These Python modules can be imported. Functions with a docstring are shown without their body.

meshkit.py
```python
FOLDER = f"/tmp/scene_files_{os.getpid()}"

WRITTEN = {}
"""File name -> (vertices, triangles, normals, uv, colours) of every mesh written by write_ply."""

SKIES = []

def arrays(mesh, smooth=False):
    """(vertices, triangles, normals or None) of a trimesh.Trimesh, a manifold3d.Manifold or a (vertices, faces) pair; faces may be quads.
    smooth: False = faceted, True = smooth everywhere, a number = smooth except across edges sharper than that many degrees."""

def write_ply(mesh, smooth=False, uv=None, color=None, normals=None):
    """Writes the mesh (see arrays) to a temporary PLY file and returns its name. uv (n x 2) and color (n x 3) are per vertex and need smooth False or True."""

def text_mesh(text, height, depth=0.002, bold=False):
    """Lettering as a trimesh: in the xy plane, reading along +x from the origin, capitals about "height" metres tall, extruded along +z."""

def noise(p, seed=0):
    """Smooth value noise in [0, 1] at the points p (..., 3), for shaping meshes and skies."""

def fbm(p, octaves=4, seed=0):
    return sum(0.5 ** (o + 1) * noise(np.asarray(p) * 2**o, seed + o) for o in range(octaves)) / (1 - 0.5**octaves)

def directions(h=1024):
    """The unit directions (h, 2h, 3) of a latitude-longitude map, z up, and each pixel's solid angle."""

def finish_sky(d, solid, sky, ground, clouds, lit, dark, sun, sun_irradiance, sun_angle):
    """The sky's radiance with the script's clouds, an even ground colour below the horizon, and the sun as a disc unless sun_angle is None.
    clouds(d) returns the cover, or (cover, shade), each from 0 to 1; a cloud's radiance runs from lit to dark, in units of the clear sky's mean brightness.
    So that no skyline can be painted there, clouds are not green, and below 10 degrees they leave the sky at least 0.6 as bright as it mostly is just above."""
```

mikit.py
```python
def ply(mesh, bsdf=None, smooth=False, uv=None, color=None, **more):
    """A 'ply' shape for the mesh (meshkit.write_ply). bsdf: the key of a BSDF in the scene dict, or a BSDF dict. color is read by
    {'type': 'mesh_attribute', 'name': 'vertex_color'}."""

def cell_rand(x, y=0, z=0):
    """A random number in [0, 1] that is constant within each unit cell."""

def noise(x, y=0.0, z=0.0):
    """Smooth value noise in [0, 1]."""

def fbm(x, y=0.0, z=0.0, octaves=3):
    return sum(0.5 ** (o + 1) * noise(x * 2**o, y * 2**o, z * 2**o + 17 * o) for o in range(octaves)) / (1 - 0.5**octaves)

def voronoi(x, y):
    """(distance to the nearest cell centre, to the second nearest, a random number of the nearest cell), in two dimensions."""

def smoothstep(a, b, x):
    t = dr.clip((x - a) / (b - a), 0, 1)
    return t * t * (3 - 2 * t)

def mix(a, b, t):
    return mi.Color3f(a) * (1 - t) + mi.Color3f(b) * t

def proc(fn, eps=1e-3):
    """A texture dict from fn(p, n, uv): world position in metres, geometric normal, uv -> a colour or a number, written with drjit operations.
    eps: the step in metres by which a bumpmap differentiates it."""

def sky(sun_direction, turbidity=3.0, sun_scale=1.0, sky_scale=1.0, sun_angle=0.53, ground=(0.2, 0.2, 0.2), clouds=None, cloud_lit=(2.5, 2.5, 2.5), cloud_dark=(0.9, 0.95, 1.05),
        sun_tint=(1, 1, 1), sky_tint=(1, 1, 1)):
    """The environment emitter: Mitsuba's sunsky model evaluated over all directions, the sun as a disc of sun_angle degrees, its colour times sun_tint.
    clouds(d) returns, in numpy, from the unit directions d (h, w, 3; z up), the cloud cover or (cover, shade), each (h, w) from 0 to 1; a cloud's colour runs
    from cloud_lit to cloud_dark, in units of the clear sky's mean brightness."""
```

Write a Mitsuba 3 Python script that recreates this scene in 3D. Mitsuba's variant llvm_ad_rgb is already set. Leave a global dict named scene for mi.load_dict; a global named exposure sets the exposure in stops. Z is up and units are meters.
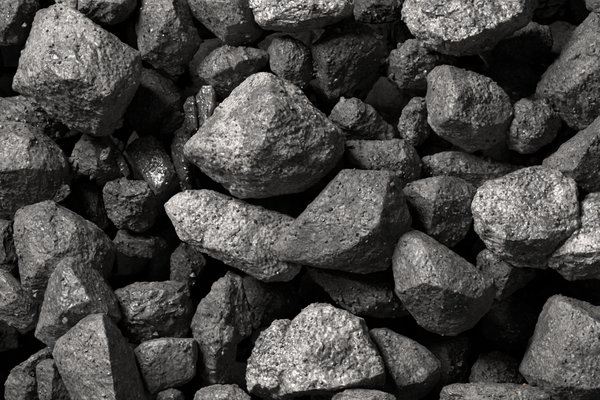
import math, numpy as np, trimesh, mitsuba as mi, mikit, meshkit
import drjit as dr
from scipy.spatial import ConvexHull, cKDTree
import scipy.sparse as sp
import shapely

scene, labels = {}, {}
# ---------------------------------------------------------------- camera, light, exposure
T = mi.ScalarTransform4f
CAM = 1.7                       # metres above the middle of the pile
FOV = math.degrees(2 * math.atan(0.300 / CAM))
scene['camera'] = {'type': 'perspective', 'fov': FOV, 'near_clip': 0.05, 'far_clip': 50.0,
                   'to_world': T().look_at(origin=[0, 0, CAM], target=[0, 0, 0], up=[0, 1, 0])}
def softbox(direction, distance, half, radiance):
    d = np.array(direction) / np.linalg.norm(direction)
    return {'type': 'rectangle', 'to_world': T().look_at(origin=list(d * distance), target=[0, 0, 0], up=[0, 0, 1]) @ T().scale([half, half, 1]),
            'bsdf': {'type': 'diffuse', 'reflectance': {'type': 'rgb', 'value': 0.5}},
            'emitter': {'type': 'area', 'radiance': {'type': 'rgb', 'value': radiance}}}
scene['softbox_lamp'] = softbox((-0.56, 0.54, 0.64), 2.3, 0.50, [28.5, 27.7, 27.2])
scene['room_light'] = {'type': 'constant', 'radiance': {'type': 'rgb', 'value': [0.035, 0.035, 0.035]}}
labels['softbox_lamp'] = {'label': 'square white softbox lamp outside the frame, up and to the left of the pile', 'category': 'lamp'}
exposure = 1.0

# ---------------------------------------------------------------- materials
def grain_height(p, n, uv):
    q = p * 1000.0
    u, v, w = q.x * 0.80 + q.y * 0.60, q.y * 0.80 - q.x * 0.60 + q.z * 0.3, q.z * 0.95 + q.x * 0.3
    a = mikit.smoothstep(0.36, 0.60, mikit.noise(u / 2.3 + 5, v / 2.3, w / 2.3))
    b = mikit.smoothstep(0.36, 0.64, mikit.noise(v / 1.25, w / 1.25 + 9, u / 1.25))
    c = mikit.noise(w / 0.7 + 3, u / 0.7, v / 0.7)
    m = mikit.smoothstep(0.3, 0.65, mikit.noise(q.x / 13.0, q.y / 13.0, q.z / 13.0 + 6))
    return (0.55 * a + 0.5 * b) * (0.35 + 0.65 * m) + 0.32 * c

def tone(base, dust):
    def f(p, n, uv):
        q = p * 1000.0
        u, v, w = q.x * 0.80 + q.y * 0.60, q.y * 0.80 - q.x * 0.60 + q.z * 0.3, q.z * 0.95 + q.x * 0.3
        m = mikit.fbm(q.x / 21.0, q.y / 21.0 + 3, q.z / 21.0, octaves=4)
        s = mikit.noise(u / 1.5 + 40, v / 1.5, w / 1.5)
        k = mikit.noise(v / 0.9 + 4, w / 0.9, u / 0.9 + 21)
        d = mikit.smoothstep(0.38, 0.64, m * 0.72 + s * 0.28)
        c = mikit.mix((base * 1.0, base * 0.98, base * 0.96), (dust * 1.03, dust * 1.0, dust * 0.965), d)
        return c * (0.66 + 0.42 * mikit.smoothstep(0.28, 0.58, s) + 0.7 * mikit.smoothstep(0.68, 0.85, k))
    return f

def rough(lo, hi):
    def f(p, n, uv):
        q = p * 1000.0
        s = mikit.noise(q.x / 3.1 + 11, q.y / 3.1, q.z / 3.1)
        m = mikit.noise(q.x / 17.0 + 2, q.y / 17.0, q.z / 17.0)
        return lo + (hi - lo) * mikit.smoothstep(0.25, 0.7, s * 0.6 + m * 0.4)
    return f

def coal(base, dust, lo, hi, bump=0.00038, spec=0.5):
    return {'type': 'twosided', 'b': {'type': 'bumpmap', 'scale': bump, 't': mikit.proc(grain_height, eps=2.0e-4),
            'b': {'type': 'principled', 'base_color': mikit.proc(tone(base, dust)), 'roughness': mikit.proc(rough(lo, hi)), 'specular': spec}}}
scene['matt_coal'] = coal(0.028, 0.062, 0.40, 0.80)
scene['grey_coal'] = coal(0.045, 0.105, 0.36, 0.75)
scene['smooth_coal'] = coal(0.038, 0.075, 0.38, 0.62, bump=0.00028)
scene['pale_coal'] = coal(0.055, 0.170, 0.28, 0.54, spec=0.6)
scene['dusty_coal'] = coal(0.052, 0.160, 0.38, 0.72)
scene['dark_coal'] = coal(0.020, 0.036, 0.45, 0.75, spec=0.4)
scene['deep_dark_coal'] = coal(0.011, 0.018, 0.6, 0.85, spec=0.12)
scene['shiny_coal'] = coal(0.025, 0.050, 0.18, 0.42, bump=0.0003, spec=0.7)
scene['grit_coal'] = {'type': 'twosided', 'b': {'type': 'principled', 'base_color': mikit.proc(tone(0.03, 0.085)), 'roughness': mikit.proc(rough(0.25, 0.65)), 'specular': 0.5}}
scene['orange_chip'] = {'type': 'twosided', 'b': {'type': 'principled', 'base_color': {'type': 'rgb', 'value': [0.5, 0.2, 0.05]}, 'roughness': 0.3}}

# ---------------------------------------------------------------- geometry helpers
def world(x, y, z):
    """A point z millimetres above the middle plane that stands at photograph position x, y (millimetres across the pile at that plane)."""
    s = (CAM * 1000 - z) / (CAM * 1000)
    return np.array([(x - 300.0) * s, (200.0 - y) * s, z])

_ICO = {}
def geodesic(n):
    """Unit geodesic sphere of frequency n and its vertex averaging matrix."""
    if n not in _ICO:
        ico = trimesh.creation.icosahedron()
        V, F = [], []
        off = 0
        ij = [(i, j) for i in range(n + 1) for j in range(n + 1 - i)]
        idx = {a: k for k, a in enumerate(ij)}
        A = np.array([(i, j, n - i - j) for i, j in ij]) / n
        tri = [(idx[i, j], idx[i + 1, j], idx[i, j + 1]) for i in range(n) for j in range(n - i)]
        tri += [(idx[i + 1, j], idx[i + 1, j + 1], idx[i, j + 1]) for i in range(n) for j in range(n - i - 1)]
        tri = np.array(tri)
        for f in ico.faces:
            V.append(A @ ico.vertices[f]); F.append(tri + off); off += len(A)
        V, F = np.vstack(V), np.vstack(F)
        key = np.round(V, 6)
        _, first, inv = np.unique(key, axis=0, return_index=True, return_inverse=True)
        V, F = V[first], inv.ravel()[F]
        V /= np.linalg.norm(V, axis=1, keepdims=True)
        nrm = np.cross(V[F[:, 1]] - V[F[:, 0]], V[F[:, 2]] - V[F[:, 0]])
        flip = (nrm * V[F[:, 0]]).sum(1) < 0
        F[flip] = F[flip][:, ::-1]
        E = np.vstack([F[:, [0, 1]], F[:, [1, 2]], F[:, [2, 0]]])
        M = sp.coo_matrix((np.ones(len(E)), (E[:, 0], E[:, 1])), shape=(len(V),) * 2).tocsr()
        M = ((M + M.T) > 0).astype(float)
        M = sp.diags(1 / np.asarray(M.sum(1)).ravel()) @ M
        _ICO[n] = (V, F, M)
    return _ICO[n]

def normals(v, f):
    n = np.zeros_like(v)
    c = np.cross(v[f[:, 1]] - v[f[:, 0]], v[f[:, 2]] - v[f[:, 0]])
    for k in range(3):
        for a in range(3):
            n[:, a] += np.bincount(f[:, k], c[:, a], len(v))
    return n / np.maximum(np.linalg.norm(n, axis=1, keepdims=True), 1e-12)

def chips(p, cell, slope, seed, blend=0.22):
    """Broken-face relief: every Voronoi cell is a little plane with a tilt of its own."""
    g = np.random.default_rng(seed)
    lo, hi = p.min(0) - cell, p.max(0) + cell
    k = np.maximum(((hi - lo) / cell).astype(int) + 1, 1)
    c = np.stack(np.meshgrid(*[np.arange(a) for a in k], indexing='ij'), -1).reshape(-1, 3).astype(float)
    c = lo + (c + g.random(c.shape)) * cell
    tilt = g.normal(0, slope, c.shape)
    lift = g.normal(0, slope * cell * 0.35, len(c))
    dist, i = cKDTree(c).query(p, k=2, workers=-1)
    h = np.stack([((p - c[i[:, k]]) * tilt[i[:, k]]).sum(1) + lift[i[:, k]] for k in (0, 1)], 1)
    a = np.clip((dist[:, 1] - dist[:, 0]) / (blend * cell), 0, 1) * 0.5 + 0.5      # worn edges between the planes
    return h[:, 0] * a + h[:, 1] * (1 - a)

ROT = trimesh.transformations.random_rotation_matrix(np.array([.3, .6, .8]))[:3, :3]
def lump_mesh(hulls, seed, edge=1.25, relief=1.0, soft=1.0):
    """hulls: point sets (mm) whose hulls together make the lump. Returns (vertices mm, faces)."""
    g = np.random.default_rng(seed)
    allp = np.vstack(hulls)
    c = np.mean([h.mean(0) for h in hulls], 0) if len(hulls) > 1 else hulls[0].mean(0)
    half = (allp.max(0) - allp.min(0)) / 2
    size = (half.prod()) ** (1 / 3)
    n = int(np.clip(round(size * 1.72 / edge), 12, 72))
    S, F, M = geodesic(n)
    d = S + np.array([0, 0, 0.48])
    d /= np.linalg.norm(d, axis=1, keepdims=True)
    d = d * half
    d /= np.linalg.norm(d, axis=1, keepdims=True)
    r = np.zeros(len(d))
    for h in hulls:
        q = h - c
        eq = ConvexHull(q).equations
        N, H = eq[:, :3], -eq[:, 3]
        extra = g.normal(size=(5, 3)); extra /= np.linalg.norm(extra, axis=1, keepdims=True)
        sup = (q @ extra.T).max(0)
        cut = sup - (0.3 + 0.055 * size * g.random(5) ** 1.6)
        hv = q[ConvexHull(q).vertices]                                   # knocked-off corners
        hv = hv[g.permutation(len(hv))[:12]]
        kn = hv / np.linalg.norm(hv, axis=1, keepdims=True) + g.normal(0, 0.35, hv.shape)
        kn /= np.linalg.norm(kn, axis=1, keepdims=True)
        kc = (q @ kn.T).max(0) - (0.4 + 0.06 * size * g.random(len(hv)) ** 1.5)
        N, H = np.vstack([N, extra, kn]), np.r_[H, cut, kc]
        dn = d @ N.T
        with np.errstate(divide='ignore', invalid='ignore'):
            t = H / dn
        out = np.where(dn > 1e-9, t, np.inf).min(1)
        ent = np.where(dn < -1e-9, t, -np.inf).max(1)
        r = np.maximum(r, np.where(out > np.maximum(ent, 0), out, 0))
    v = d * np.maximum(r, size * 0.12)[:, None]
    for _ in range(max(1, int(0.9 * soft * size / 40))):
        v = v + 0.5 * (M @ v - v)
        v = v - 0.47 * (M @ v - v) if _ % 2 else v
    v = v + c
    s0 = seed * 37.7
    nr = normals(v, F)
    v = v + nr * ((meshkit.fbm(v / 30 + s0, 2, seed) - 0.5) * 0.022 * size * relief)[:, None]
    nr = normals(v, F)
    amount = 0.12 + 1.7 * np.clip((meshkit.fbm(v / 20 + s0, 2, seed + 9) - 0.46) / 0.2, 0, 1)
    st = lambda a, b, x: (lambda t: t * t * (3 - 2 * t))(np.clip((x - a) / (b - a), 0, 1))
    w = v + (np.stack([meshkit.noise(v / 5.0 + 7 * k, seed + k) for k in range(3)], -1) - 0.5) * 1.3
    rl = relief * min(1, size / 28)
    amount = 0.45 + 1.1 * meshkit.noise(v / 24 + s0, seed + 9)
    amount = 0.22 + 1.5 * np.clip((meshkit.fbm(v / 22 + s0, 2, seed + 9) - 0.34) / 0.3, 0, 1)
    st = lambda a, b, x: (lambda t: t * t * (3 - 2 * t))(np.clip((x - a) / (b - a), 0, 1))
    relief = 1 + (relief - 1) * 0.6
    pitted = relief ** 2 * g.uniform(0.0, 0.6)
    layered = g.uniform(0.5, 1.3)
    h = chips(w, 17.0, 0.07, seed, 0.3) * rl
    R = trimesh.transformations.random_rotation_matrix(g.random(3))[:3, :3] @ np.diag([0.38, 1.0, 1.25])
    h += chips(w @ R, 6.0, 0.10, seed + 1) * relief * layered * np.clip(1.25 - amount * 0.5, 0.3, 1) + chips(w, 3.2, 0.07, seed + 2) * relief * amount
    h += chips(w @ R, 12.0, 0.11, seed + 8, 0.12) * rl * max(layered - 0.75, 0) * 1.6      # ledges along the bedding
    h += (st(.38, .60, meshkit.noise(v @ ROT / 4.3 + s0, seed + 4)) - 0.5) * 0.30 * relief * amount
    h += (st(.36, .62, meshkit.noise(v @ ROT.T / 2.5 + s0, seed + 6)) - 0.5) * 0.34 * relief * (0.08 + 0.8 * amount)
    h -= np.clip(meshkit.noise(v @ ROT / 2.5 + s0, seed + 5) - 0.70, 0, 1) * 5.0 * pitted * amount
    v = v + nr * h[:, None]
    return v, F

def parse(s, z0):
    out = []
    for w in s.split():
        a = [float(t) for t in w.split(',')]
        out.append((a[0], a[1], (a[2] if len(a) > 2 else 0.0)))
    return np.array(out)

LUMPS = []
def lump(label, z, outline, tops, mat='matt_coal', thick=None, relief=1.0, soft=1.0, more=None, group=None, edge=1.25):
    LUMPS.append(dict(label=label, z=z, parts=[(outline, tops)] + (more or []), mat=mat, thick=thick, relief=relief, soft=soft, group=group, edge=edge))

def hull_points(L, z0):
    hulls = []
    for outline, tops in L['parts']:
        o = parse(outline, z0)
        pol = shapely.Polygon(o[:, :2])
        keep = np.array(pol.simplify(0.028 * math.sqrt(pol.area)).exterior.coords)[:-1]      # straight broken sides, sharp corners
        o = o[[int(np.argmin(np.hypot(*(o[:, :2] - k).T))) for k in keep]]
        t = parse(tops, z0) if tops else np.zeros((0, 3))
        if len(t):                       # broken faces run out to the lump's edge at nearly the height of the points beside it
            for a in o:
                d = np.hypot(t[:, 0] - a[0], t[:, 1] - a[1])
                k = np.argmin(d - 0.25 * t[:, 2])
                a[2] = max(a[2], 1.3 * t[k, 2] * 0.86 * np.clip(1 - (d[k] - 5) / 13, 0, 1))
        w = np.array([world(x, y, z0 + z) for x, y, z in np.vstack([o, t * [1, 1, 1.3]] if len(t) else [o])])
        wo = w[:len(o)]
        area = 0.5 * abs(np.dot(wo[:, 0], np.roll(wo[:, 1], 1)) - np.dot(wo[:, 1], np.roll(wo[:, 0], 1)))
        th = L['thick'] or 0.72 * math.sqrt(area)
        c = wo.mean(0)
        ring = lambda k, dz: np.c_[c[0] + (wo[:, 0] - c[0]) * k, c[1] + (wo[:, 1] - c[1]) * k, wo[:, 2] * 0.5 + z0 * 0.5 - dz]
        hulls.append(np.vstack([w, ring(0.97, th * 0.4), ring(0.70, th)]))
    return hulls

# ---------------------------------------------------------------- the lumps (positions in mm over the pile, z in mm, from the back to the front)
# deep lumps, half lost in the dark gaps
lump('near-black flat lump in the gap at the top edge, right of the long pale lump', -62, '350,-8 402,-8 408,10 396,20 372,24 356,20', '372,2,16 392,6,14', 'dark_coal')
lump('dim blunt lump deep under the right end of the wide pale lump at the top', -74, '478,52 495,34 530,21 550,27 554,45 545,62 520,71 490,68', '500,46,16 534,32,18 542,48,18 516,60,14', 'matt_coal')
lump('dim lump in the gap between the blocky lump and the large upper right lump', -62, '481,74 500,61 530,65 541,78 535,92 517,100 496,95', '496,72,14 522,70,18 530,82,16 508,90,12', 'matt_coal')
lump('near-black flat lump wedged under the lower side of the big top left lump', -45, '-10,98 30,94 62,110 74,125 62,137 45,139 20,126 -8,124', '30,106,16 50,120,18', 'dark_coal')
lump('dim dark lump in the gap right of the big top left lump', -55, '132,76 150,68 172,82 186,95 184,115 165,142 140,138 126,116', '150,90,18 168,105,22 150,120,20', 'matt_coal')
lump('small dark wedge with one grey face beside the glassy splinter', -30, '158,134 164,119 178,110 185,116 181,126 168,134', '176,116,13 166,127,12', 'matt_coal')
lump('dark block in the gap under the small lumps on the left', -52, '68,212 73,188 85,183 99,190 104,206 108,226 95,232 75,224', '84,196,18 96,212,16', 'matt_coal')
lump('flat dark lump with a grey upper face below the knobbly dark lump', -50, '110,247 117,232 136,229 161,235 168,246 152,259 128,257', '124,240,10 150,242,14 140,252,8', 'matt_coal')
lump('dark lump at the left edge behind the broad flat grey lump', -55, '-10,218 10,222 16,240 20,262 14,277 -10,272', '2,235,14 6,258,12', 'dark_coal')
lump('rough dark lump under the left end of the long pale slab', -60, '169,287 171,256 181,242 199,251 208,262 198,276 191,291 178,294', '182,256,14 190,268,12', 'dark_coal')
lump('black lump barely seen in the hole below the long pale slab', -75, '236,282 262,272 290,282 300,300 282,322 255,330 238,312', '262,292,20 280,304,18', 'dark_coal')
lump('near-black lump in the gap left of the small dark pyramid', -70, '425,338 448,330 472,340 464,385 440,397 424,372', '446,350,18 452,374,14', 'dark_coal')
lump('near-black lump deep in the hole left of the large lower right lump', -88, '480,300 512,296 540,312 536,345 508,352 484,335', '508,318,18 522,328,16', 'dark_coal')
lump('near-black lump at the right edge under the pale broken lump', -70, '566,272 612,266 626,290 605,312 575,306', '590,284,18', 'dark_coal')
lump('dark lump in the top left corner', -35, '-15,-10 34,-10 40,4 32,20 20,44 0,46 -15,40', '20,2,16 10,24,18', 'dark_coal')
lump('small dark pebble left of two near the right end of the thin flat slab', -42, '508,163 514,157 522,158 525,165 518,171 510,169', '516,162,7', 'matt_coal')
lump('small dark pebble right of two near the right end of the thin flat slab', -40, '526,162 533,157 543,160 545,167 537,172 528,169', '535,162,8', 'matt_coal')
lump('dark flat slab near the lower left corner, behind a smaller lump', -30, '10,372 22,362 40,350 52,343 58,352 48,366 30,380 14,384', '44,353,14 26,366,12', 'matt_coal')
lump('dark lump on the bottom edge near the lower left corner', -18, '4,385 10,374 22,374 34,380 40,398 44,412 6,412', '12,382,14 26,386,16 24,404,14', 'matt_coal')
lump('rounded dark lump low down with a tiny orange chip by its right side', -36, '470,394 474,371 482,355 500,351 516,360 532,382 526,396 490,400', '484,366,14 502,362,17 512,378,12 490,385,14', 'matt_coal')
# second layer
lump('dark brown block with a lit left edge, second row left of the glossy lump', -28, '67,168 74,146 85,131 106,131 117,145 131,166 134,176 127,181 100,179 70,173', '79,147,22 92,140,26 98,168,24 74,164,16 116,164,14', 'matt_coal')
lump('small grey chunk lying on the dark brown block', 0, '99,157 103,150 110,146 111,150 107,159 101,161', '107,150,5 103,156,5', 'grey_coal', soft=.3)
lump('narrow dark chip between the dark brown block and the glossy lump', -18, '113,152 118,148 124,158 131,172 127,178 120,172', '119,158,8 124,168,8', 'shiny_coal', soft=.3)
lump('glossy lump with a bright wet-looking face, left of the largest middle lump', -24, '124,149 134,139 150,136 161,142 171,160 176,173 166,191 157,197 149,186 139,170', '130,143,10 152,140,12 148,163,13 160,156,15 170,172,21 158,190,22 142,160,16', 'shiny_coal', relief=0.9, soft=.25)
lump('glassy upright splinter beside the upper left side of the largest lump, left of two', -2, '183,105 187,98 193,96 197,110 198,130 190,132 186,122', '187,104,10 193,102,15 195,127,14 190,126,10', 'shiny_coal', soft=.2, thick=45, relief=.7, edge=.8)
lump('glassy upright splinter against the upper left side of the largest lump, right of two', 0, '196,96 203,86 212,85 215,92 215,106 206,127 199,129', '200,95,9 207,89,12 212,92,17 212,105,18 205,122,15 201,122,11', 'shiny_coal', soft=.2, thick=45, relief=.7, edge=.8)
lump('thin dark upright sliver below the glassy splinter, left of the largest middle lump', -20, '170,146 178,130 191,127 190,150 192,190 183,194 175,172', '178,142,14 184,150,18 184,176,14', 'shiny_coal', edge=0.9, relief=0.9, soft=.3, thick=40)
lump('knobbly dark rounded lump under the glossy lump', -22, '102,196 107,182 118,179 123,185 135,179 149,183 154,195 156,210 152,226 135,232 118,229 107,215', '112,190,18 128,196,24 144,192,22 130,212,16 146,212,12', 'matt_coal', relief=1.4)
lump('tiny rounded pebble at the right side of the large dark left edge lump', 2, '50,198 54,186 62,182 69,186 71,192 62,201 53,204', '58,190,8 65,188,8 58,197,6', 'matt_coal')
lump('large dark lump with crumbs on its upper face at the left edge', 0, '-14,124 0,121 20,121 46,136 61,150 67,166 68,186 61,202 40,212 0,216 -14,212', '2,132,22 26,136,30 50,156,24 60,170,18 30,168,36 -2,172,34 0,196,6 42,196,4', 'matt_coal')
lump('dark lump with a grey tilted face on the left edge', -6, '-14,266 5,271 20,285 38,305 36,322 26,331 5,323 -14,316', '4,280,16 20,298,18 4,306,14 28,312,10', 'smooth_coal', relief=0.6, soft=1.2)
lump('dark rounded lump at the top edge just right of the big top left lump', 8, '76,-12 142,-12 134,8 123,20 110,24 94,21 80,10', '92,0,18 112,2,26 120,4,24 110,14,12', 'matt_coal')
lump('dark crumbly lump at the top edge with a rough right side', -2, '138,-4 150,-14 180,-10 185,6 191,20 197,30 199,45 190,59 178,65 155,67 142,59 136,40', '150,4,20 172,2,30 182,22,28 188,42,22 160,30,32 152,50,22 174,54,18', 'matt_coal', relief=1.3)
lump('smooth dark grey lump at the top edge left of the long pale lump', -6, '182,-14 257,-14 260,20 263,34 252,43 236,46 224,42 209,30 195,18 184,8', '205,0,28 235,2,34 245,20,28 226,28,24', 'smooth_coal', relief=0.6)
lump('grey ridged lump just above the largest middle lump, upper left', -10, '196,67 204,58 222,45 241,51 266,50 270,58 263,67 248,76 235,91 225,98 211,91 202,80', '207,64,14 224,56,22 240,62,24 262,56,14 214,76,20 228,82,12', 'matt_coal')
lump('round speckled lump behind the tip of the largest middle lump', -8, '267,51 274,38 287,34 303,42 313,51 312,66 313,77 304,90 295,87 284,81 271,70', '278,46,16 292,44,22 304,56,18 300,72,18 284,70,20 308,78,4', 'matt_coal')
lump('dark wedge shaped lump under the long pale lump, right of the round speckled one', -8, '311,46 328,30 345,20 366,24 384,38 387,55 379,66 356,76 345,93 330,100 321,90 314,66', '318,44,18 330,40,24 350,36,26 370,44,22 326,66,22 334,88,8 356,60,18', 'dark_coal')
lump('dark rough lump left of the pale blocky lump, under the wide pale lump', -18, '384,63 394,50 409,41 421,39 432,47 452,52 458,62 440,76 430,89 415,88 400,86 388,79', '398,56,20 414,48,22 430,58,18 408,74,18 446,60,8', 'matt_coal', relief=1.3)
lump('thin grey lump with pitted edge behind the left side of the pale blocky lump', -16, '399,126 404,109 414,98 429,96 435,112 430,132 420,145 411,147 403,139', '412,108,14 424,106,16 414,128,14', 'matt_coal', relief=1.3)
lump('dark lump with one lit upper left face, right of the largest middle lump', -14, '327,123 334,107 345,96 356,97 364,105 372,107 382,118 394,131 394,143 345,145 333,134', '340,112,14 352,103,18 358,112,24 348,124,24 374,114,16 372,134,8', 'matt_coal')
lump('long thin flat dark slab lying low, above the bright white-flecked lump', -20, '416,167 424,158 450,151 482,156 512,164 538,171 524,182 490,186 460,186 435,184 420,178', '428,163,10 452,157,13 486,163,12 512,169,10 450,171,14 488,174,12', 'matt_coal', thick=26)
lump('dark block behind the top of the smooth tapering lump in the middle', 0, '343,150 347,142 380,140 405,140 416,150 422,165 420,182 400,192 345,188', '352,146,10 380,144,14 404,146,16 406,160,20 380,166,22 350,164,20 404,180,12', 'matt_coal')
lump('dim rough lump in the gap under the bright white-flecked lump', -16, '478,254 495,248 530,266 537,274 526,286 510,297 500,302 489,291 476,268', '492,258,14 512,268,20 506,284,14', 'matt_coal')
lump('dark lump with one pale face right of the smooth tapering lump', 2, '398,192 414,182 440,177 466,179 479,190 477,211 466,236 451,249 430,242 412,227 403,210', '410,188,14 438,180,18 434,205,30 430,232,22 452,242,6 468,196,12 470,212,6', 'matt_coal')
lump('grey lump half hidden below the smooth tapering lump', 8, '303,266 318,258 360,262 392,270 400,296 412,313 400,318 380,318 355,314 338,303 324,286', '322,272,14 356,282,24 384,300,24 360,304,14', 'matt_coal')
lump('rough dark block above the small smooth faced block at lower left', 2, '114,291 135,284 165,284 186,283 191,300 191,319 183,340 150,348 130,342 122,326 117,305', '122,294,18 150,290,24 178,290,22 182,310,22 150,318,28 130,320,20', 'matt_coal', relief=1.2)
lump('upright crooked lump with rough lit middle, left of the bright speckled bottom lump', 6, '194,314 204,300 225,304 242,318 240,336 236,352 230,374 228,388 215,389 200,376 194,346', '204,312,20 222,316,26 228,340,24 214,356,26 214,378,12', 'matt_coal', more=[('205,318 206,298 216,284 222,278 229,271 239,278 239,302 250,318 254,322 250,335 234,345 210,345', '216,296,14 226,284,16 224,316,24 240,326,10')], relief=1.2)
lump('pitted grey lump with a dark right side, right of the brightest speckled lump', 10, '368,330 386,329 410,339 430,351 442,364 439,382 425,398 400,406 386,398 382,372 372,346', '384,336,12 410,344,14 437,364,12 424,380,26 398,388,30 390,366,22', 'smooth_coal', relief=0.6)
# third layer
lump('broad flat grey lump on the left, behind the tapering ridged one', 8, '12,226 19,208 35,208 48,201 61,207 85,219 101,231 116,250 109,274 92,298 50,302 30,298 22,286 17,262', '24,220,20 48,210,22 78,226,26 98,244,22 104,256,14 60,250,38 36,268,32 88,278,26 30,286,14', 'matt_coal')
lump('small lump with a lit left face and hollow dark side, lower left', 6, '36,366 44,360 55,361 61,372 70,386 78,408 42,412 38,392', '43,368,14 54,366,18 52,384,18 50,402,14', 'matt_coal')
lump('long pale speckled slab across the middle, under the largest lump', 12, '163,206 171,196 187,190 212,191 262,207 298,219 303,246 301,268 295,279 266,283 253,271 238,260 198,250 180,239 172,224', '174,204,10 188,195,12 214,196,14 262,211,20 295,222,18 299,264,18 270,277,24 252,264,28 234,253,26 194,240,20 178,222,14', 'dusty_coal', relief=1.1, thick=48)
lump('small flat-topped grey chip between the top left lumps at the top edge', 38, '53,-6 77,-6 77,8 70,11 57,9', '58,-2,6 72,-2,8 72,6,6 60,5,5', 'grey_coal', soft=.4, relief=.4)
lump('big rounded lump with rough top and dark lower face, top left', 34, '37,12 55,4 72,7 100,24 126,42 139,53 138,80 127,101 109,134 95,136 70,127 40,100 11,88 16,66 27,38 32,20', '46,14,16 70,11,20 102,30,28 135,57,22 134,82,26 122,94,36 106,95,48 82,79,54 64,79,50 48,67,42 32,54,24 18,80,10', 'grey_coal', relief=0.9)
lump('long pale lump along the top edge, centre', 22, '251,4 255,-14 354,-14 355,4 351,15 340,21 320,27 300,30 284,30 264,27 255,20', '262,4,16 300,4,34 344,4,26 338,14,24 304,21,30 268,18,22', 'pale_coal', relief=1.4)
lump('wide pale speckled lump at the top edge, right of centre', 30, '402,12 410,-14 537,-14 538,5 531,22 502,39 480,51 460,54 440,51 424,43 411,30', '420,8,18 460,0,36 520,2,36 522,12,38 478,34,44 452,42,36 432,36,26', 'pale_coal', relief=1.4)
lump('small rounded lump in the top right corner above the large right edge lump', 14, '584,-10 630,-10 630,12 600,15 589,6', '594,-2,10 612,2,14 604,8,10', 'matt_coal')
lump('large lump at the right edge, upper right, with a ridge sloping to a dark face', 12, '537,93 545,75 564,50 582,26 596,8 640,2 650,120 606,128 585,134 564,121 544,108', '546,84,14 568,60,28 600,40,40 640,36,44 600,70,40 566,92,30 596,112,22 560,106,14', 'matt_coal', relief=1.2)
lump('blocky lump with a pale left face and rough dark right face, upper right of centre', 12, '427,100 429,75 437,65 455,65 466,69 491,78 509,98 514,113 506,139 490,149 470,151 455,141 440,134 431,121', '432,80,12 440,68,14 449,68,25 456,92,42 448,117,41 486,80,22 504,101,20 508,114,18 504,123,20 478,127,34 438,124,22 476,143,4 496,142,2', 'grey_coal')
lump('small round grainy lump right of the pale left-faced blocky lump', 12, '506,126 511,108 525,98 546,102 559,115 561,126 551,141 536,151 524,153 511,145', '514,114,14 530,106,18 550,114,18 540,132,22 526,142,18 514,132,16', 'matt_coal', relief=1.5)
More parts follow.
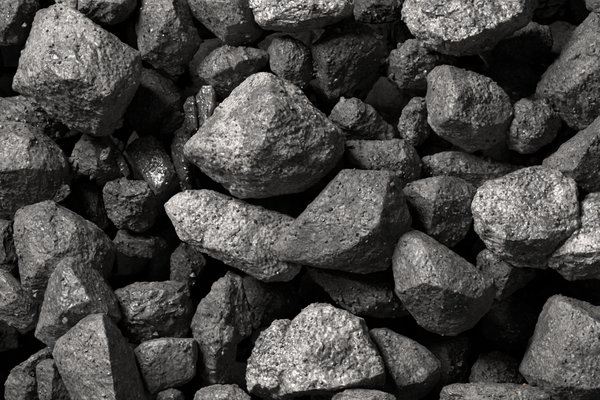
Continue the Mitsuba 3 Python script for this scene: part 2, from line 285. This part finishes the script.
lump('large broken lump at the right edge with a pale sharp left face', 22, '544,171 545,161 560,156 575,140 600,117 640,100 650,190 600,196 585,191 570,180 556,175', '550,166,10 562,160,16 574,170,30 587,150,34 601,130,36 640,150,22 602,184,14 590,184,16', 'matt_coal')
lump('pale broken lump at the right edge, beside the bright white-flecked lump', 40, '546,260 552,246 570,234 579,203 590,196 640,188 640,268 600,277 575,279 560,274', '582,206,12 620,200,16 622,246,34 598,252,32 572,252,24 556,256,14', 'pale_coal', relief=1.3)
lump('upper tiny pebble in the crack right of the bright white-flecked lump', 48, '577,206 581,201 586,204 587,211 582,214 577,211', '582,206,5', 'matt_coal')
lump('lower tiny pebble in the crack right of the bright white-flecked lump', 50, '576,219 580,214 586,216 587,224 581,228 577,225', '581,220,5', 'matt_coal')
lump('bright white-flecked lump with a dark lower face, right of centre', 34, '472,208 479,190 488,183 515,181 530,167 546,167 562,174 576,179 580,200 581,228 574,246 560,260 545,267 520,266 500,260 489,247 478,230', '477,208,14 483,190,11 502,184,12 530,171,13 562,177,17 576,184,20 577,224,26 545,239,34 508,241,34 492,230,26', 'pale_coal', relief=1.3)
# front layer
lump('grey lump with a ridged pale tip and a flat right face, lower left', 30, '35,336 39,320 47,300 51,270 62,255 76,259 101,274 116,300 121,319 110,332 80,345 55,352 42,344', '52,282,18 64,264,26 72,266,28 60,312,34 90,300,34 108,314,26 46,322,22 60,338,12', 'smooth_coal', relief=0.6)
lump('small smooth faced block with a thin lit top edge, lower left of centre', 22, '133,351 141,343 165,339 194,339 198,352 195,376 181,387 150,395 142,389 136,370', '140,348,16 166,344,20 192,344,18 192,372,14 150,388,14 143,372,18', 'smooth_coal', relief=0.6)
lump('tapering grey lump with a vertical ridge at the bottom, left', 52, '52,354 56,342 80,324 88,315 103,314 113,325 131,350 141,380 150,412 76,412 64,386 54,362', '62,350,18 88,322,26 102,319,28 108,346,40 116,404,44 82,404,26 70,372,24 134,384,14', 'smooth_coal', relief=0.6)
lump('largest lump in the middle with a pale pitted left face and peaked top', 40, '183,150,16 186,141,18 205,124 221,104 236,87 258,70 271,71 291,81 312,105 331,124 345,137,22 346,150,20 338,166 325,178 300,192 270,199 245,201 228,190 208,173 192,162,12', '200,145,14 234,98,20 259,75,18 270,76,22 275,110,58 262,145,58 246,174,38 214,162,20 330,134,30 336,150,28 312,178,30 272,191,28 300,108,40', 'dusty_coal', relief=1.2)
lump('smooth tapering grey lump in the centre, its left tip on the long pale slab', 50, '267,252,6 270,247,8 300,217 318,195 332,177 342,169 365,171 393,171 399,178,8 400,192,14 409,209,14 413,221,10 397,238,12 394,260,8 386,270,6 365,274,8 344,271,8 325,265 300,263 280,261', '280,253,12 302,260,16 325,260,20 352,248,28 379,224,33 384,198,30 389,176,20 342,173,17 316,202,19 298,223,17', 'matt_coal', relief=0.45)
lump('grey lump with a dark smooth lower face, right of centre', 46, '390,233 396,227 410,227 430,236 450,249 475,267 494,282 498,292 491,310 475,326 455,336 435,334 420,326 411,312 402,300 396,292 392,260', '398,236,14 420,240,24 452,260,30 488,280,24 490,287,28 478,299,34 446,289,46 424,283,40 403,291,22 396,264,16', 'smooth_coal', relief=0.6)
lump('large lump in the lower right corner with a smooth left face and ridge', 24, '521,373 533,350 545,325 553,299 560,295 580,299 604,308 650,330 650,412 562,414 545,397 530,386', '540,352,16 556,304,18 574,306,28 566,340,36 556,384,34 610,330,40 630,380,42 590,390,40', 'smooth_coal', relief=0.9)
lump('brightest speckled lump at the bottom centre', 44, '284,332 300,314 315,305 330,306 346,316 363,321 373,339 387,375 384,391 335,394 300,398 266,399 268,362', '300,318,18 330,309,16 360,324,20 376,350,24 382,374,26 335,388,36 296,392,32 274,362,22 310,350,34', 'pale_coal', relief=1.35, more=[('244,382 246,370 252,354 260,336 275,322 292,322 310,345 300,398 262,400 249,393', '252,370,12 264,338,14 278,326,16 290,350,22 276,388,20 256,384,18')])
lump('pale rough lump on the bottom edge between the crooked lump and the brightest lump', 44, '191,406 196,392 215,387 236,386 250,398 254,420 192,420', '202,396,12 226,394,18 244,408,18 206,412,20', 'grey_coal', relief=1.3)
lump('small lump on the bottom edge below the smooth faced block', 24, '154,406 158,393 170,389 181,393 186,412 156,414', '162,398,12 174,398,16 172,410,16', 'matt_coal')
lump('flat grey lump on the bottom edge in front of the brightest lump', 72, '331,404 335,391 350,389 380,393 397,398 408,416 334,418', '340,396,10 372,400,18 390,408,18 350,410,18', 'grey_coal')
lump('long flat pale lump on the bottom edge, right of centre', 22, '438,408 444,388 455,385 500,387 541,387 557,393 566,414 442,418', '450,393,14 500,395,20 546,398,16 500,408,24', 'grey_coal', thick=40)
lump('tiny pale crumb caught on the right side of the tapering ridged lump, lower left', 66, '62,320,0 65,317,0 68,319,0 67,323,0 63,324,0', '65,320,3', 'grey_coal', soft=.2, edge=.6)
lump('tiny orange chip beside the rounded dark lump near the bottom edge', -6, '522,386 525,384 528,386 526,389 523,389', '525,386,3', 'orange_chip', soft=.2, edge=.6)

# ---------------------------------------------------------------- build them
count = {}
def new_key(name):
    k = count.get(name, -1) + 1
    count[name] = k
    return name if k == 0 else f'{name}_{k:03d}'
TOPS = []
TRIS = 0
for i, L in enumerate(LUMPS):
    v, f = lump_mesh(hull_points(L, L['z']), 101 + i * 7, L['edge'], L['relief'], L['soft'])
    key = new_key('coal_lump')
    scene[key] = mikit.ply((v / 1000, f), L['mat'], smooth=True)
    labels[key] = {'label': L['label'], 'category': 'coal lump'}
    if L['group']: labels[key]['group'] = L['group']
    TOPS.append((v, f)); TRIS += len(f)

# ---------------------------------------------------------------- grit: loose crumbs lying on the lumps, too many to count
g = np.random.default_rng(5)
base = [trimesh.creation.icosahedron() for _ in range(1)][0]
GV, GF, off = [], [], 0
for v, f in TOPS:
    n = np.cross(v[f[:, 1]] - v[f[:, 0]], v[f[:, 2]] - v[f[:, 0]])
    a = np.linalg.norm(n, axis=1)
    up = n[:, 2] / np.maximum(a, 1e-9)
    wgt = a * np.clip(up - 0.35, 0, 1) * np.clip(meshkit.fbm(v[f[:, 0]] / 16, 2, 3) - 0.36, 0, 1)
    if wgt.sum() <= 0: continue
    m = int(wgt.sum() * 0.40)
    for k in g.choice(len(f), m, p=wgt / wgt.sum()):
        s = 0.28 + 1.7 * g.random() ** 6 + (1.2 if g.random() > 0.996 else 0)
        q = base.vertices * (0.6 + 0.7 * g.random((12, 1))) * s * (0.6 + 0.8 * g.random(3))
        a1 = g.random() * 6.28
        R = np.array([[math.cos(a1), -math.sin(a1), 0], [math.sin(a1), math.cos(a1), 0], [0, 0, 1]])
        GV.append(q @ R.T + v[f[k, 0]] + [0, 0, 0.25 * s]); GF.append(base.faces + off); off += 12
# chips caught in the joints and gaps between the lumps
allv = np.vstack([v for v, f in TOPS])
cell = np.round((allv[:, :2] + [330, 230]) / 2.5).astype(int)
ok = (cell.min(1) >= 0) & (cell[:, 0] < 264) & (cell[:, 1] < 184)
HM = np.full((264, 184), -400.0)
np.maximum.at(HM, (cell[ok, 0], cell[ok, 1]), allv[ok, 2])
for k in range(2600):
    a, b = g.integers(4, 260), g.integers(4, 180)
    win = HM[a - 4:a + 5, b - 4:b + 5]
    z = HM[a, b]
    if z < -120 or z > 30 or win.max() - z < 14 or HM[a - 1:a + 2, b - 1:b + 2].min() < z - 9: continue
    q = g.normal(size=(11, 3)); q /= np.linalg.norm(q, axis=1, keepdims=True)
    q = q * g.uniform(0.55, 1.0, 3) * (1.6 + 3.2 * g.random() ** 2)
    hl = ConvexHull(q); fc = hl.simplices.copy()
    fl = (np.cross(q[fc[:, 1]] - q[fc[:, 0]], q[fc[:, 2]] - q[fc[:, 0]]) * hl.equations[:, :3]).sum(1) < 0
    fc[fl] = fc[fl][:, ::-1]
    GV.append(q + [a * 2.5 - 330, b * 2.5 - 230, z + 0.8]); GF.append(fc + off); off += len(q)
gv, gf = np.vstack(GV) / 1000, np.vstack(GF)
scene['coal_grit'] = mikit.ply((gv, gf), 'grit_coal', smooth=False)
labels['coal_grit'] = {'label': 'fine coal grit and crumbs scattered over the lumps', 'category': 'grit', 'kind': 'stuff'}
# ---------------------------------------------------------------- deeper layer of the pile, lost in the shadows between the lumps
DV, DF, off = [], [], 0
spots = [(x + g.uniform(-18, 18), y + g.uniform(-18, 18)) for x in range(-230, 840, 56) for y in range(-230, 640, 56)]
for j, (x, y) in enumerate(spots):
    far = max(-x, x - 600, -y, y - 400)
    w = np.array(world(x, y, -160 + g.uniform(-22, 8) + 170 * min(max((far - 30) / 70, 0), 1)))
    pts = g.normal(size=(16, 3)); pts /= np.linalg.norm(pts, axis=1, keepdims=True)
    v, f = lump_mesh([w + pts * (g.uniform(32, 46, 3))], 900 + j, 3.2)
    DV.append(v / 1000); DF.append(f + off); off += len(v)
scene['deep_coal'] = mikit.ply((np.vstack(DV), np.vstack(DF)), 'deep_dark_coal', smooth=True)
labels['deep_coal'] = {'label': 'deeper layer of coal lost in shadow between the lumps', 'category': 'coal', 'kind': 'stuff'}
# ---------------------------------------------------------------- the setting: a bed of coal under and around the pile
gx = np.linspace(-1100, 1100, 321)
X, Y = np.meshgrid(gx, gx)
P = np.stack([X, Y, X * 0], -1)
c = (np.stack(np.meshgrid(np.arange(-22, 22), np.arange(-22, 22)), -1).reshape(-1, 2) + g.random((1936, 2))) * 52.0
tl, lf = g.normal(0, .33, c.shape), g.normal(0, 12, len(c))
dd, ii = cKDTree(c).query(np.stack([X, Y], -1).reshape(-1, 2), k=2)
q = np.stack([X, Y], -1).reshape(-1, 2)
gap = np.clip((dd[:, 1] - dd[:, 0]) / 22, 0, 1)
Z = lf[ii[:, 0]] + ((q - c[ii[:, 0]]) * tl[ii[:, 0]]).sum(1) - 45 * (1 - gap) ** 2
edge = np.maximum(np.abs(q[:, 0]) - 480, np.abs(q[:, 1]) - 390)
Z = Z - 320 + 300 * np.clip(edge / 60, 0, 1) + meshkit.fbm(np.c_[q, Z] / 9, 3, 4) * 8
V = np.c_[q, Z] / 1000
m = len(gx)
k = np.arange(m * m).reshape(m, m)
F = np.vstack([np.c_[k[:-1, :-1].ravel(), k[:-1, 1:].ravel(), k[1:, 1:].ravel()], np.c_[k[:-1, :-1].ravel(), k[1:, 1:].ravel(), k[1:, :-1].ravel()]])
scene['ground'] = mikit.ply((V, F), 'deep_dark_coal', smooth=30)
labels['ground'] = {'label': 'bed of black coal deep under and around the lumps', 'category': 'coal bed', 'kind': 'structure'}

print('sizes', TRIS); print('lumps', len(LUMPS), 'triangles', TRIS, 'grit', len(gf))
